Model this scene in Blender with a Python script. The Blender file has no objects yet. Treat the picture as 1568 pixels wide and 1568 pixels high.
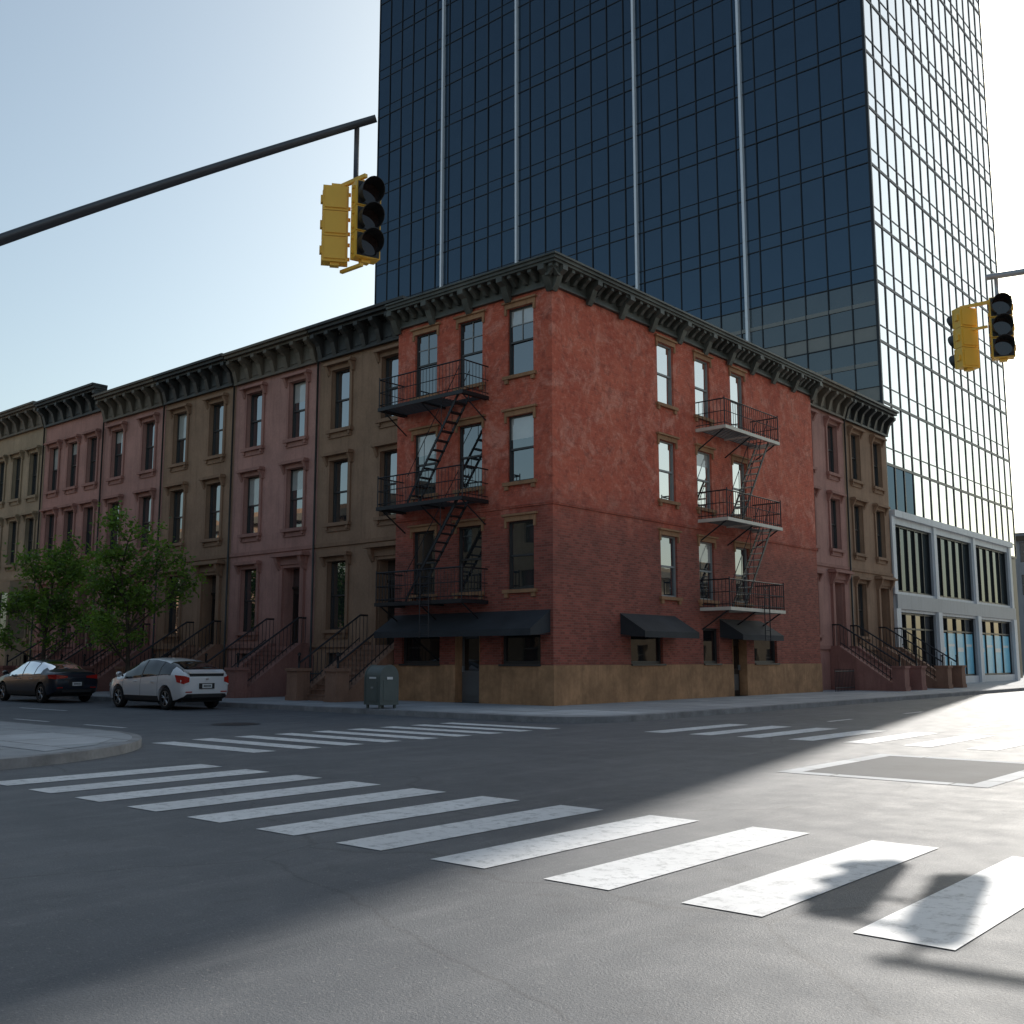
import bpy, bmesh, math, random
from mathutils import Vector, Matrix
random.seed(7)
scene = bpy.context.scene
R = math.radians

# ------------------------------------------------------------------ materials
def new_mat(name):
    m = bpy.data.materials.new(name); m.use_nodes = True
    nt = m.node_tree; b = nt.nodes['Principled BSDF']
    return m, nt, b
def N(nt, t, **kw):
    n = nt.nodes.new(t)
    for k, v in kw.items(): setattr(n, k, v)
    return n
def noise(nt, vec, scale, detail=4, rough=.55, dist=0):
    n = N(nt, 'ShaderNodeTexNoise'); n.inputs['Scale'].default_value = scale
    n.inputs['Detail'].default_value = detail; n.inputs['Roughness'].default_value = rough
    n.inputs['Distortion'].default_value = dist
    nt.links.new(vec, n.inputs['Vector']); return n.outputs['Fac']
def ramp(nt, fac, p0, p1, c0=(0,0,0,1), c1=(1,1,1,1)):
    r = N(nt, 'ShaderNodeValToRGB'); e = r.color_ramp.elements
    e[0].position = p0; e[1].position = p1; e[0].color = c0; e[1].color = c1
    nt.links.new(fac, r.inputs['Fac']); return r.outputs['Color']
def mix(nt, fac, a, b, mode='MIX'):
    m = N(nt, 'ShaderNodeMix', data_type='RGBA', blend_type=mode)
    for s, v in ((m.inputs[0], fac), (m.inputs[6], a), (m.inputs[7], b)):
        if isinstance(v, (int, float)): s.default_value = v
        elif isinstance(v, tuple): s.default_value = v if len(v) == 4 else (*v, 1)
        else: nt.links.new(v, s)
    return m.outputs[2]
def mul(nt, a, k):
    m = N(nt, 'ShaderNodeMath', operation='MULTIPLY'); nt.links.new(a, m.inputs[0]); m.inputs[1].default_value = k
    return m.outputs[0]
def pos(nt): return N(nt, 'ShaderNodeNewGeometry').outputs['Position']
def bump(nt, b, h, strength=.3, dist=.02):
    n = N(nt, 'ShaderNodeBump'); n.inputs['Strength'].default_value = strength
    n.inputs['Distance'].default_value = dist
    nt.links.new(h, n.inputs['Height']); nt.links.new(n.outputs['Normal'], b.inputs['Normal'])
def c4(c, k=1): return (min(c[0]*k, 1), min(c[1]*k, 1), min(c[2]*k, 1), 1)

def stone(name, col, rough=.85, var=.22, sc=.8, fine=14, bs=.25, spec=.3, streak=True):
    m, nt, b = new_mat(name); p = pos(nt)
    n1 = ramp(nt, noise(nt, p, sc, 5, .6), .32, .7)
    c = mix(nt, n1, c4(col, 1-var), c4(col, 1+var))
    if streak:
        mp = N(nt, 'ShaderNodeMapping'); mp.inputs['Scale'].default_value = (3, 3, .25)
        nt.links.new(p, mp.inputs['Vector'])
        s = ramp(nt, noise(nt, mp.outputs[0], 1.5, 5, .7), .5, .85)
        c = mix(nt, s, c, c4(col, .6))
    nf = noise(nt, p, fine, 6, .7)
    c = mix(nt, .25, c, nf, 'OVERLAY')
    nt.links.new(c, b.inputs['Base Color'])
    b.inputs['Roughness'].default_value = rough
    b.inputs['Specular IOR Level'].default_value = spec
    bump(nt, b, nf, bs, .02)
    return m
def simple(name, col, rough=.5, metal=0, spec=.5, var=.12, fine=30, bs=.0, coat=0):
    m, nt, b = new_mat(name); p = pos(nt)
    n = noise(nt, p, 2.5, 5, .6)
    c = mix(nt, n, c4(col, 1-var), c4(col, 1+var))
    nt.links.new(c, b.inputs['Base Color'])
    b.inputs['Roughness'].default_value = rough; b.inputs['Metallic'].default_value = metal
    b.inputs['Specular IOR Level'].default_value = spec
    b.inputs['Coat Weight'].default_value = coat
    b.inputs['Coat Roughness'].default_value = .04
    if bs: bump(nt, b, noise(nt, p, fine, 4), bs, .01)
    return m
def glass(name, base, ior=1.9, gloss_min=.12, tint=(1,1,1), wob=.02, rough=.02, wsc=.8):
    m = bpy.data.materials.new(name); m.use_nodes = True; nt = m.node_tree
    nt.nodes.clear(); out = N(nt, 'ShaderNodeOutputMaterial')
    d = N(nt, 'ShaderNodeBsdfDiffuse'); p = pos(nt)
    n = noise(nt, p, .9, 3)
    nt.links.new(mix(nt, n, c4(base, .55), c4(base, 1.45)), d.inputs['Color'])
    g = N(nt, 'ShaderNodeBsdfGlossy'); g.inputs['Color'].default_value = c4(tint)
    g.inputs['Roughness'].default_value = rough
    f = N(nt, 'ShaderNodeFresnel'); f.inputs['IOR'].default_value = ior
    mx = N(nt, 'ShaderNodeMath', operation='MAXIMUM'); mx.inputs[1].default_value = gloss_min
    nt.links.new(f.outputs[0], mx.inputs[0])
    if wob:
        bp = N(nt, 'ShaderNodeBump'); bp.inputs['Strength'].default_value = wob; bp.inputs['Distance'].default_value = .1
        nt.links.new(noise(nt, p, wsc, 2), bp.inputs['Height'])
        nt.links.new(bp.outputs[0], g.inputs['Normal'])
    s = N(nt, 'ShaderNodeMixShader')
    nt.links.new(mx.outputs[0], s.inputs[0]); nt.links.new(d.outputs[0], s.inputs[1]); nt.links.new(g.outputs[0], s.inputs[2])
    nt.links.new(s.outputs[0], out.inputs['Surface'])
    return m

def brick_mat():
    m, nt, b = new_mat('painted_brick'); p = pos(nt)
    sp = N(nt, 'ShaderNodeSeparateXYZ'); nt.links.new(p, sp.inputs[0])
    ad = N(nt, 'ShaderNodeMath', operation='ADD'); nt.links.new(sp.outputs[0], ad.inputs[0]); nt.links.new(sp.outputs[1], ad.inputs[1])
    cb = N(nt, 'ShaderNodeCombineXYZ'); nt.links.new(ad.outputs[0], cb.inputs[0]); nt.links.new(sp.outputs[2], cb.inputs[1])
    br = N(nt, 'ShaderNodeTexBrick'); br.inputs['Scale'].default_value = 1
    br.inputs['Brick Width'].default_value = .22; br.inputs['Row Height'].default_value = .075
    br.inputs['Mortar Size'].default_value = .008; br.inputs['Mortar Smooth'].default_value = .3
    br.inputs['Color1'].default_value = (.22, .22, .22, 1); br.inputs['Color2'].default_value = (.8, .8, .8, 1)
    br.inputs['Mortar'].default_value = (.5, .5, .5, 1)
    nt.links.new(cb.outputs[0], br.inputs['Vector'])
    big = ramp(nt, noise(nt, p, .5, 6, .65), .35, .68)
    red = mix(nt, big, (.48, .092, .052), (.64, .150, .084))
    patch = ramp(nt, noise(nt, p, 1.1, 9, .78, .8), .49, .62)
    red = mix(nt, mul(nt, patch, .55), red, (.74, .34, .25))
    patch2 = ramp(nt, noise(nt, p, 5.5, 6, .75, .5), .52, .64)
    red = mix(nt, mul(nt, patch2, .4), red, (.76, .32, .22))
    dk = ramp(nt, noise(nt, p, 2.6, 9, .8, .4), .51, .63)
    red = mix(nt, mul(nt, dk, .65), red, (.24, .055, .038))
    red = mix(nt, .16, red, br.outputs['Color'], 'OVERLAY')
    bare = mix(nt, .5, (.32, .084, .058), br.outputs['Color'], 'OVERLAY')
    bare = mix(nt, br.outputs['Fac'], bare, (.28, .15, .115))
    bare = mix(nt, ramp(nt, noise(nt, p, .8, 5), .4, .7), bare, mix(nt, .4, bare, (.12, .05, .04)))
    zz = N(nt, 'ShaderNodeMapRange'); zz.inputs[1].default_value = 5.2; zz.inputs[2].default_value = 7.0
    nz = N(nt, 'ShaderNodeMath', operation='MULTIPLY_ADD'); nt.links.new(noise(nt, p, .7, 5, .7), nz.inputs[0]); nz.inputs[1].default_value = 3.0
    z2 = N(nt, 'ShaderNodeMath', operation='SUBTRACT'); nt.links.new(sp.outputs[2], nz.inputs[2]); nt.links.new(nz.outputs[0], z2.inputs[0]); z2.inputs[1].default_value = 1.5
    nt.links.new(z2.outputs[0], zz.inputs[0])
    col = mix(nt, zz.outputs[0], bare, red)
    nt.links.new(col, b.inputs['Base Color'])
    b.inputs['Roughness'].default_value = .82; b.inputs['Specular IOR Level'].default_value = .35
    inv = N(nt, 'ShaderNodeMath', operation='MULTIPLY_ADD'); nt.links.new(br.outputs['Fac'], inv.inputs[0]); inv.inputs[1].default_value = -1.0
    nt.links.new(noise(nt, p, 7, 6, .7), inv.inputs[2])
    bump(nt, b, inv.outputs[0], .7, .03)
    return m

def asphalt_mat():
    m, nt, b = new_mat('asphalt'); p = pos(nt)
    base = mix(nt, ramp(nt, noise(nt, p, .3, 7, .7), .3, .7), (.068, .076, .088), (.126, .134, .146))
    mp = N(nt, 'ShaderNodeMapping'); mp.inputs['Scale'].default_value = (1.6, .3, 1); nt.links.new(p, mp.inputs['Vector'])
    base = mix(nt, mul(nt, ramp(nt, noise(nt, mp.outputs[0], 1.2, 7, .75), .48, .7), .7), base, (.155, .16, .168))
    vo = N(nt, 'ShaderNodeTexVoronoi', feature='DISTANCE_TO_EDGE'); vo.inputs['Scale'].default_value = .16
    nd = N(nt, 'ShaderNodeTexNoise'); nd.inputs['Scale'].default_value = .8; nd.inputs['Detail'].default_value = 8
    nt.links.new(p, nd.inputs['Vector'])
    vd = mix(nt, .6, p, nd.outputs['Color'], 'ADD'); nt.links.new(vd, vo.inputs['Vector'])
    crack = ramp(nt, vo.outputs['Distance'], .0, .0025, (1,1,1,1), (0,0,0,1))
    base = mix(nt, mul(nt, crack, .4), base, (.03, .03, .033))
    stn = ramp(nt, noise(nt, p, 1.7, 8, .78, 1.0), .56, .68)
    base = mix(nt, mul(nt, stn, .45), base, (.045, .047, .052))
    lt = ramp(nt, noise(nt, p, 3.3, 8, .8, .3), .56, .66)
    base = mix(nt, mul(nt, lt, .35), base, (.2, .205, .21))
    sp = noise(nt, p, 60, 3, .8)
    base = mix(nt, .6, base, sp, 'OVERLAY')
    base = mix(nt, ramp(nt, noise(nt, p, 28, 3, .8), .60, .68), base, (.2, .2, .2))
    nt.links.new(base, b.inputs['Base Color'])
    rr = N(nt, 'ShaderNodeMapRange'); rr.inputs[3].default_value = .55; rr.inputs[4].default_value = .78
    nt.links.new(noise(nt, p, 2.5, 7), rr.inputs[0]); nt.links.new(rr.outputs[0], b.inputs['Roughness'])
    b.inputs['Specular IOR Level'].default_value = .5
    bump(nt, b, sp, .5, .015)
    return m
def paint_mat():
    m, nt, b = new_mat('road_paint'); p = pos(nt)
    w = ramp(nt, noise(nt, p, 7, 8, .8), .36, .5)
    c = mix(nt, w, (.38, .39, .40), (.74, .75, .76))
    c = mix(nt, ramp(nt, noise(nt, p, .9, 5), .4, .7), mix(nt, .25, c, (.3, .3, .31)), c)
    nt.links.new(c, b.inputs['Base Color']); b.inputs['Roughness'].default_value = .65
    return m
def pavement_mat(name='concrete_pavement', k=1.0):
    m, nt, b = new_mat(name); p = pos(nt)
    br = N(nt, 'ShaderNodeTexBrick'); br.offset = 0; br.inputs['Scale'].default_value = 1
    br.inputs['Brick Width'].default_value = 1.5; br.inputs['Row Height'].default_value = 1.5
    br.inputs['Mortar Size'].default_value = .018; br.inputs['Mortar Smooth'].default_value = .1
    br.inputs['Color1'].default_value = (.28*k, .295*k, .315*k, 1); br.inputs['Color2'].default_value = (.38*k, .39*k, .405*k, 1)
    br.inputs['Mortar'].default_value = (.14, .14, .14, 1)
    nt.links.new(p, br.inputs['Vector'])
    c = mix(nt, .5, br.outputs['Color'], noise(nt, p, 1.1, 7, .7), 'OVERLAY')
    c = mix(nt, ramp(nt, noise(nt, p, 3.2, 6, .7), .62, .7), c, (.2, .2, .2))
    nt.links.new(c, b.inputs['Base Color']); b.inputs['Roughness'].default_value = .8
    bump(nt, b, noise(nt, p, 30, 4, .7), .2, .01)
    return m

M = {}
M['brick'] = brick_mat()
M['base'] = stone('base_stone', (.40, .225, .118), var=.3, sc=1.4, fine=8, bs=.5)
M['trim'] = stone('tan_trim', (.36, .19, .10), var=.2)
M['brown'] = stone('brown_stucco', (.31, .190, .122), var=.16)
M['pink'] = stone('pink_stucco', (.43, .226, .186), var=.15)
M['tan'] = stone('tan_stucco', (.36, .27, .18), var=.16)
M['brown_t'] = stone('brown_trim', (.28, .168, .106), var=.14)
M['pink_t'] = stone('pink_trim', (.36, .182, .148), var=.14)
M['tan_t'] = stone('tan_stucco_trim', (.31, .23, .15), var=.14)
M['stoop_b'] = stone('brownstone_steps', (.28, .16, .11), var=.2)
M['stoop_p'] = stone('redstone_steps', (.30, .15, .125), var=.2)
M['corn_dark'] = stone('dark_cornice_paint', (.045, .044, .041), rough=.5, var=.3)
M['corn_brown'] = stone('brown_cornice_paint', (.13, .105, .078), rough=.6, var=.25)
M['corn_green'] = stone('weathered_cornice_paint', (.085, .085, .072), rough=.5, var=.45)
M['roof'] = stone('roof_felt', (.07, .07, .07))
M['frame_dk'] = simple('dark_window_frame', (.040, .038, .036), .45)
M['frame_gr'] = simple('grey_window_frame', (.26, .26, .25), .5)
M['glass'] = glass('window_glass', (.022, .026, .03), 1.7, .34, (.93, .97, 1))
M['glass_bk'] = glass('brick_house_glass', (.022, .024, .025), 1.7, .22, (.9, .97, 1))
M['glass_hi'] = glass('sky_bright_window_glass', (.10, .10, .09), 2.2, .66, (1, .99, .95))  # paler, more mirror-like copy of the window glass; bright sky reflection built in
M['glass_bl'] = glass('window_glass_with_blind', (.42, .42, .39), 1.7, .16)
M['glass_shop'] = glass('shop_glass', (.014, .014, .015), 1.5, .08)
M['iron'] = simple('black_iron', (.024, .024, .027), .5, .3, .5, .3)
M['iron_lt'] = simple('pale_iron', (.62, .57, .48), .55, 0, .5, .2)  # pale beige for platform edges and treads of the right-face fire escape
M['awning'] = stone('awning_canvas', (.035, .038, .043), rough=.75, var=.25, fine=40, bs=.15, streak=False)
M['door_dk'] = simple('dark_door', (.03, .024, .02), .4)
M['door_gr'] = simple('grey_door', (.12, .12, .12), .45)
M['asphalt'] = asphalt_mat(); M['paint'] = paint_mat(); M['pave'] = pavement_mat()
M['pave_lt'] = pavement_mat('new_concrete', 1.3)
M['kerb'] = stone('granite_kerb', (.26, .26, .265), var=.25, sc=2, streak=False)
M['ground'] = stone('ground_earth', (.12, .12, .11), streak=False)
M['patch'] = stone('road_patch', (.075, .079, .085), var=.2, sc=1, fine=50, streak=False, rough=.8)
M['podium'] = stone('podium_panel', (.62, .63, .65), rough=.5, var=.06, sc=.3, bs=.03)
M['podium2'] = stone('podium_grey_panel', (.36, .37, .39), rough=.5, var=.08, sc=.3, bs=.03)
M['tglass'] = glass('tower_glass', (.008, .013, .02), 1.6, .15, (.36, .52, .68), .006, .03, .3)
M['tglass_low'] = glass('tower_low_glass', (.03, .035, .035), 1.6, .14, (.6, .68, .72), .006, .03, .3)  # lighter grey tone paints in reflected buildings on the tower's low floors
M['tglass2'] = glass('tower_glass_side', (.10, .11, .12), 3.0, .88, (1, 1, 1), .006, .03, .3)  # same glass as the front, made paler and glossier to imitate bright sky reflection
M['spand'] = simple('spandrel_panel', (.18, .18, .165), .35, .1, .6)
M['mull'] = simple('dark_mullion', (.02, .022, .026), .4, .5)
M['fin'] = simple('bright_fin', (.66, .68, .70), .35, .3)
M['poster'] = simple('blue_poster', (.22, .60, .78), .35, 0, .6, .25)
M['bark'] = stone('bark', (.11, .085, .065), var=.3, sc=6, bs=.5)
M['yellow'] = simple('signal_yellow', (.85, .50, .06), .45, 0, .5, .12, 20, .03)
M['blk'] = simple('signal_black', (.012, .012, .012), .5)
M['lens'] = glass('signal_lens', (.02, .012, .01), 1.5, .05)
M['galv'] = simple('galvanised_steel', (.36, .37, .38), .45, .6)
M['dkpole'] = simple('dark_steel_pole', (.09, .09, .095), .45, .5)
M['mailgreen'] = simple('mailbox_green', (.105, .125, .115), .5, 0, .5, .2)
M['rubber'] = simple('tyre_rubber', (.015, .015, .016), .8)
M['rim'] = simple('alloy_rim', (.42, .43, .44), .3, .8)
M['carglass'] = glass('car_glass', (.01, .012, .014), 1.6, .08, (1, 1, 1), 0, .02)
M['tail'] = simple('tail_lamp_red', (.45, .015, .012), .15, 0, .6, .1, coat=1)
M['plate'] = simple('number_plate', (.7, .71, .7), .4)
M['trimblk'] = simple('black_plastic', (.02, .02, .021), .5)
M['white_paint'] = simple('white_car_paint', (.80, .80, .80), .28, 0, .5, .02, coat=1)
M['black_paint'] = simple('dark_blue_car_paint', (.008, .014, .026), .35, 0, .4, .05, coat=.6)
M['inter'] = simple('dark_interior', (.015, .015, .015), .9)
def leaf_mat():
    m, nt, b = new_mat('leaves'); p = pos(nt)
    c = mix(nt, ramp(nt, noise(nt, p, 1.8, 4), .38, .62), (.06, .12, .016), (.22, .36, .045))
    nt.links.new(c, b.inputs['Base Color']); b.inputs['Roughness'].default_value = .55
    tr = N(nt, 'ShaderNodeBsdfTranslucent'); nt.links.new(mix(nt, .5, c, (.25, .42, .05)), tr.inputs['Color'])
    s = N(nt, 'ShaderNodeMixShader'); s.inputs[0].default_value = .4
    out = nt.nodes['Material Output']
    nt.links.new(b.outputs[0], s.inputs[1]); nt.links.new(tr.outputs[0], s.inputs[2]); nt.links.new(s.outputs[0], out.inputs['Surface'])
    return m
M['leaf'] = leaf_mat()

# ------------------------------------------------------------------ mesh builder
class MB:
    def __init__(s): s.v = []; s.f = []; s.m = []; s.mats = []; s.sm = []
    def mi(s, k):
        mt = M[k]
        if mt not in s.mats: s.mats.append(mt)
        return s.mats.index(mt)
    def poly(s, pts, mat, smooth=False, out=None):
        pts = [Vector(p) for p in pts]
        if out is not None:
            n = (pts[1]-pts[0]).cross(pts[2]-pts[0])
            if n.dot(out) < 0: pts.reverse()
        i = len(s.v); s.v += [tuple(p) for p in pts]
        s.f.append(tuple(range(i, i+len(pts)))); s.m.append(s.mi(mat)); s.sm.append(smooth)
    def mesh(s, verts, faces, mat, smooth=False):
        i = len(s.v); s.v += [tuple(p) for p in verts]; k = s.mi(mat)
        for f in faces: s.f.append(tuple(i+j for j in f)); s.m.append(k); s.sm.append(smooth)
    def box(s, a0, a1, o0, o1, z0, z1, mat, fr=None):
        P = [(a, o, z) for a in (a0, a1) for o in (o0, o1) for z in (z0, z1)]
        if fr: P = [fr(*p) for p in P]
        F = [(0,1,3,2),(4,6,7,5),(0,4,5,1),(2,3,7,6),(0,2,6,4),(1,5,7,3)]
        A, B, C = Vector(P[4])-Vector(P[0]), Vector(P[2])-Vector(P[0]), Vector(P[1])-Vector(P[0])
        if A.cross(B).dot(C) < 0: F = [f[::-1] for f in F]
        s.mesh(P, F, mat)
    def prism(s, poly, a0, a1, mat, fr=None):      # poly in (o,z)
        n = len(poly); fr = fr or (lambda a, o, z: (a, o, z))
        V = [fr(a0, o, z) for o, z in poly] + [fr(a1, o, z) for o, z in poly]
        s.mesh(V, [tuple(range(n)), tuple(range(2*n-1, n-1, -1))] + [(i, (i+1) % n, n+(i+1) % n, n+i) for i in range(n)], mat)
    def tube(s, pts, r, mat, n=8, caps=True):
        pts = [Vector(p) for p in pts]
        rs = r if isinstance(r, (list, tuple)) else [r]*len(pts)
        V = []; F = []
        for i, p in enumerate(pts):
            d = (pts[min(i+1, len(pts)-1)] - pts[max(i-1, 0)]).normalized()
            up = Vector((0, 0, 1)) if abs(d.z) < .9 else Vector((1, 0, 0))
            x = d.cross(up).normalized(); y = x.cross(d)
            for k in range(n):
                t = 2*math.pi*k/n; V.append(p + (x*math.cos(t)+y*math.sin(t))*rs[i])
        for i in range(len(pts)-1):
            for k in range(n): F.append((i*n+k, i*n+(k+1) % n, (i+1)*n+(k+1) % n, (i+1)*n+k))
        if caps: F.append(tuple(range(n))); F.append(tuple(range(len(V)-1, len(V)-n-1, -1)))
        s.mesh(V, F, mat, n > 4)
    def bar(s, p, q, w, mat): s.tube([p, q], w*.7, mat, 4)
    def obj(s, name, parent=None, recalc=False):
        me = bpy.data.meshes.new(name); me.from_pydata(s.v, [], s.f)
        for mt in s.mats: me.materials.append(mt)
        me.polygons.foreach_set('material_index', s.m); me.polygons.foreach_set('use_smooth', s.sm)
        me.update()
        o = bpy.data.objects.new(name, me); scene.collection.objects.link(o)
        if parent: o.parent = parent
        return o
def empty(name, loc=(0, 0, 0), rz=0):
    e = bpy.data.objects.new(name, None); scene.collection.objects.link(e)
    e.location = loc; e.rotation_euler = (0, 0, rz); e.empty_display_size = .5
    return e

def FL(y0): return lambda a, o, z: (-a, y0-o, z)
def FR(x0): return lambda a, o, z: (x0+o, a, z)
def outv(fr): return Vector(fr(0, 1, 0))-Vector(fr(0, 0, 0))

def wall(mb, fr, a0, a1, z0, z1, ops, mat, o=0):
    A = sorted({a0, a1, *[v for op in ops for v in op[:2] if a0 < v < a1]})
    Z = sorted({z0, z1, *[v for op in ops for v in op[2:4] if z0 < v < z1]})
    ov = outv(fr)
    for i in range(len(A)-1):
        for j in range(len(Z)-1):
            ca, cz = (A[i]+A[i+1])/2, (Z[j]+Z[j+1])/2
            if any(q[0] < ca < q[1] and q[2] < cz < q[3] for q in ops): continue
            mb.poly([fr(A[i], o, Z[j]), fr(A[i+1], o, Z[j]), fr(A[i+1], o, Z[j+1]), fr(A[i], o, Z[j+1])], mat, out=ov)
def reveal(mb, fr, a, b, z0, z1, mat, o=0, d=.2):
    da = Vector(fr(1, 0, 0))-Vector(fr(0, 0, 0)); up = Vector((0, 0, 1))
    mb.poly([fr(a, o, z0), fr(a, -d, z0), fr(a, -d, z1), fr(a, o, z1)], mat, out=da)
    mb.poly([fr(b, o, z0), fr(b, -d, z0), fr(b, -d, z1), fr(b, o, z1)], mat, out=-da)
    mb.poly([fr(a, o, z0), fr(b, o, z0), fr(b, -d, z0), fr(a, -d, z0)], mat, out=up)
    mb.poly([fr(a, o, z1), fr(b, o, z1), fr(b, -d, z1), fr(a, -d, z1)], mat, out=-up)
def pane(mb, fr, a, b, z0, z1, o, mat, j=.006):
    t = [random.uniform(-j, j) for _ in range(2)]
    mb.poly([fr(a, o+t[0], z0), fr(b, o-t[0], z0), fr(b, o-t[0]+t[1], z1), fr(a, o+t[0]+t[1], z1)], mat, out=outv(fr))
def sash(mb, fr, a, b, z0, z1, g='glass', fm='frame_dk', d=.14, munt=False, blind=.25, w=.05):
    mb.box(a, a+w, -d-.06, -d+.03, z0, z1, fm, fr); mb.box(b-w, b, -d-.06, -d+.03, z0, z1, fm, fr)
    mb.box(a+w, b-w, -d-.06, -d+.03, z0, z0+w*1.3, fm, fr); mb.box(a+w, b-w, -d-.06, -d+.03, z1-w, z1, fm, fr)
    zm = (z0+z1)/2
    mb.box(a+w, b-w, -d-.06, -d+.02, zm-.03, zm+.03, fm, fr)
    r = random.random()
    zb = None
    if r < blind: zb = z1 - (z1-z0)*random.choice((.25, .35, .5, .5))
    pane(mb, fr, a+w, b-w, z0+w*1.3, zm-.03, -d-.035, g)
    if zb and zb > zm+.1:
        pane(mb, fr, a+w, b-w, zm+.03, zb, -d-.02, g); pane(mb, fr, a+w, b-w, zb, z1-w, -d-.02, 'glass_bl')
    elif zb: pane(mb, fr, a+w, b-w, zm+.03, z1-w, -d-.02, 'glass_bl')
    else: pane(mb, fr, a+w, b-w, zm+.03, z1-w, -d-.02, g)
    if munt:
        mb.box((a+b)/2-.015, (a+b)/2+.015, -d-.012, -d+.008, zm+.03, z1-w, 'frame_gr', fr)
        mb.box(a+w, (a+b)/2-.015, -d-.012, -d+.006, (zm+z1)/2-.015, (zm+z1)/2+.015, 'frame_gr', fr)
        mb.box((a+b)/2+.015, b-w, -d-.012, -d+.006, (zm+z1)/2-.015, (zm+z1)/2+.015, 'frame_gr', fr)

# ------------------------------------------------------------------ row houses
def stoop(mb, fr, ac, mat, zf=2.0, hw=1.0, run=2.95):
    n = 11; rise = (zf-.15)/n; tr = (run-.5)/(n-1)
    mb.box(ac-hw+.2, ac+hw-.2, .01, .5, .15, zf, mat, fr)
    for i in range(n-1):
        o0 = .5+i*tr; z = zf-(i+1)*rise
        mb.box(ac-hw+.2, ac+hw-.2, o0, o0+tr, .15, z, mat, fr)
        mb.box(ac-hw+.2, ac+hw-.2, o0+.001, o0+tr+.03, z, z+.02, mat, fr)
    for sgn in (-1, 1):
        a0 = ac+sgn*hw-.17; a1 = ac+sgn*hw+.17
        mb.prism([(.01, .15), (run-.1, .15), (run-.1, .45), (.45, zf+.12), (.01, zf+.12)], a0, a1, mat, fr)
        mb.box(a0-.1, a1+.1, run-.1, run+.44, .15, 1.12, mat, fr)
        mb.box(a0-.15, a1+.15, run-.15, run+.49, 1.12, 1.22, mat, fr)
        mb.box(a0-.13, a1+.13, run-.13, run+.47, .155, .32, mat, fr)
        am = ac+sgn*hw
        def zz(o): return zf+.12+(.45-o)*(zf-.33)/(run-.55) if o > .45 else zf+.12
        mb.bar(fr(am, .1, zz(.1)+.95), fr(am, .45, zz(.45)+.95), .05, 'iron')
        mb.bar(fr(am, .45, zz(.45)+.95), fr(am, run+.15, zz(run)+1.0), .05, 'iron')
        mb.bar(fr(am, .45, zz(.45)+.15), fr(am, run, zz(run)+.15), .03, 'iron')
        k = .12
        while k < run:
            mb.bar(fr(am, k, zz(k)), fr(am, k, zz(k)+.95), .022, 'iron'); k += .17
        mb.tube([fr(am, run+.15, 1.2), fr(am, run+.15, 1.62)], .04, 'iron', 6)
        mb.tube([fr(am, run+.15, 1.62), fr(am, run+.15, 1.68), fr(am, run+.15, 1.74)], [.03, .07, .02], 'iron', 8)

def hood(mb, fr, a, b, z1, mat, big=False):
    if big:
        mb.box(a-.34, b+.34, .002, .16, z1+.12, z1+.42, mat, fr)
        mb.box(a-.48, b+.48, .001, .42, z1+.42, z1+.52, mat, fr)
        mb.box(a-.42, b+.42, .003, .34, z1+.52, z1+.58, mat, fr)
        for c in (a-.22, b+.22):
            mb.prism([(.002, z1+.42), (.36, z1+.42), (.30, z1+.2), (.15, z1-.05), (.002, z1-.15)], c-.09, c+.09, mat, fr)
    else:
        mb.box(a-.14, b+.14, .002, .09, z1, z1+.17, mat, fr)
        mb.box(a-.28, b+.28, .001, .30, z1+.17, z1+.26, mat, fr)
        mb.box(a-.23, b+.23, .003, .23, z1+.26, z1+.31, mat, fr)
        for c in (a-.16, b+.16):
            mb.prism([(.002, z1+.17), (.26, z1+.17), (.18, z1+.02), (.09, z1-.16), (.002, z1-.2)], c-.07, c+.07, mat, fr)

def cornice(mb, fr, a0, a1, zt, mat, proj=.75, nb=8, h=1.25):
    mb.box(a0, a1, .002, .10, zt-h, zt-.32, mat, fr)
    mb.box(a0, a1, .10, .19, zt-h-.02, zt-h+.08, mat, fr)
    mb.box(a0+.01, a1-.01, .003, proj-.2, zt-.32, zt-.22, mat, fr)
    mb.box(a0-.02, a1+.02, .001, proj-.04, zt-.22, zt-.10, mat, fr)
    mb.box(a0-.05, a1+.05, .004, proj+.06, zt-.10, zt, mat, fr)
    st = (a1-a0-.3)/nb
    for i in range(nb+1):
        c = a0+.15+i*st
        mb.prism([(.10, zt-.32), (proj-.10, zt-.32), (proj-.10, zt-.46), (proj*.6, zt-.6), (.34, zt-.72), (.26, zt-.98), (.18, zt-h+.0), (.10, zt-h-.02)], c-.11, c+.11, mat, fr)
        if i < nb:
            mb.box(c+.24, c+st-.24, .10, .13, zt-h+.2, zt-.52, mat, fr)
    k = a0+.1
    while k < a1-.1:
        mb.box(k, k+.08, .10, .22, zt-.43, zt-.325, mat, fr); k += .18

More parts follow.
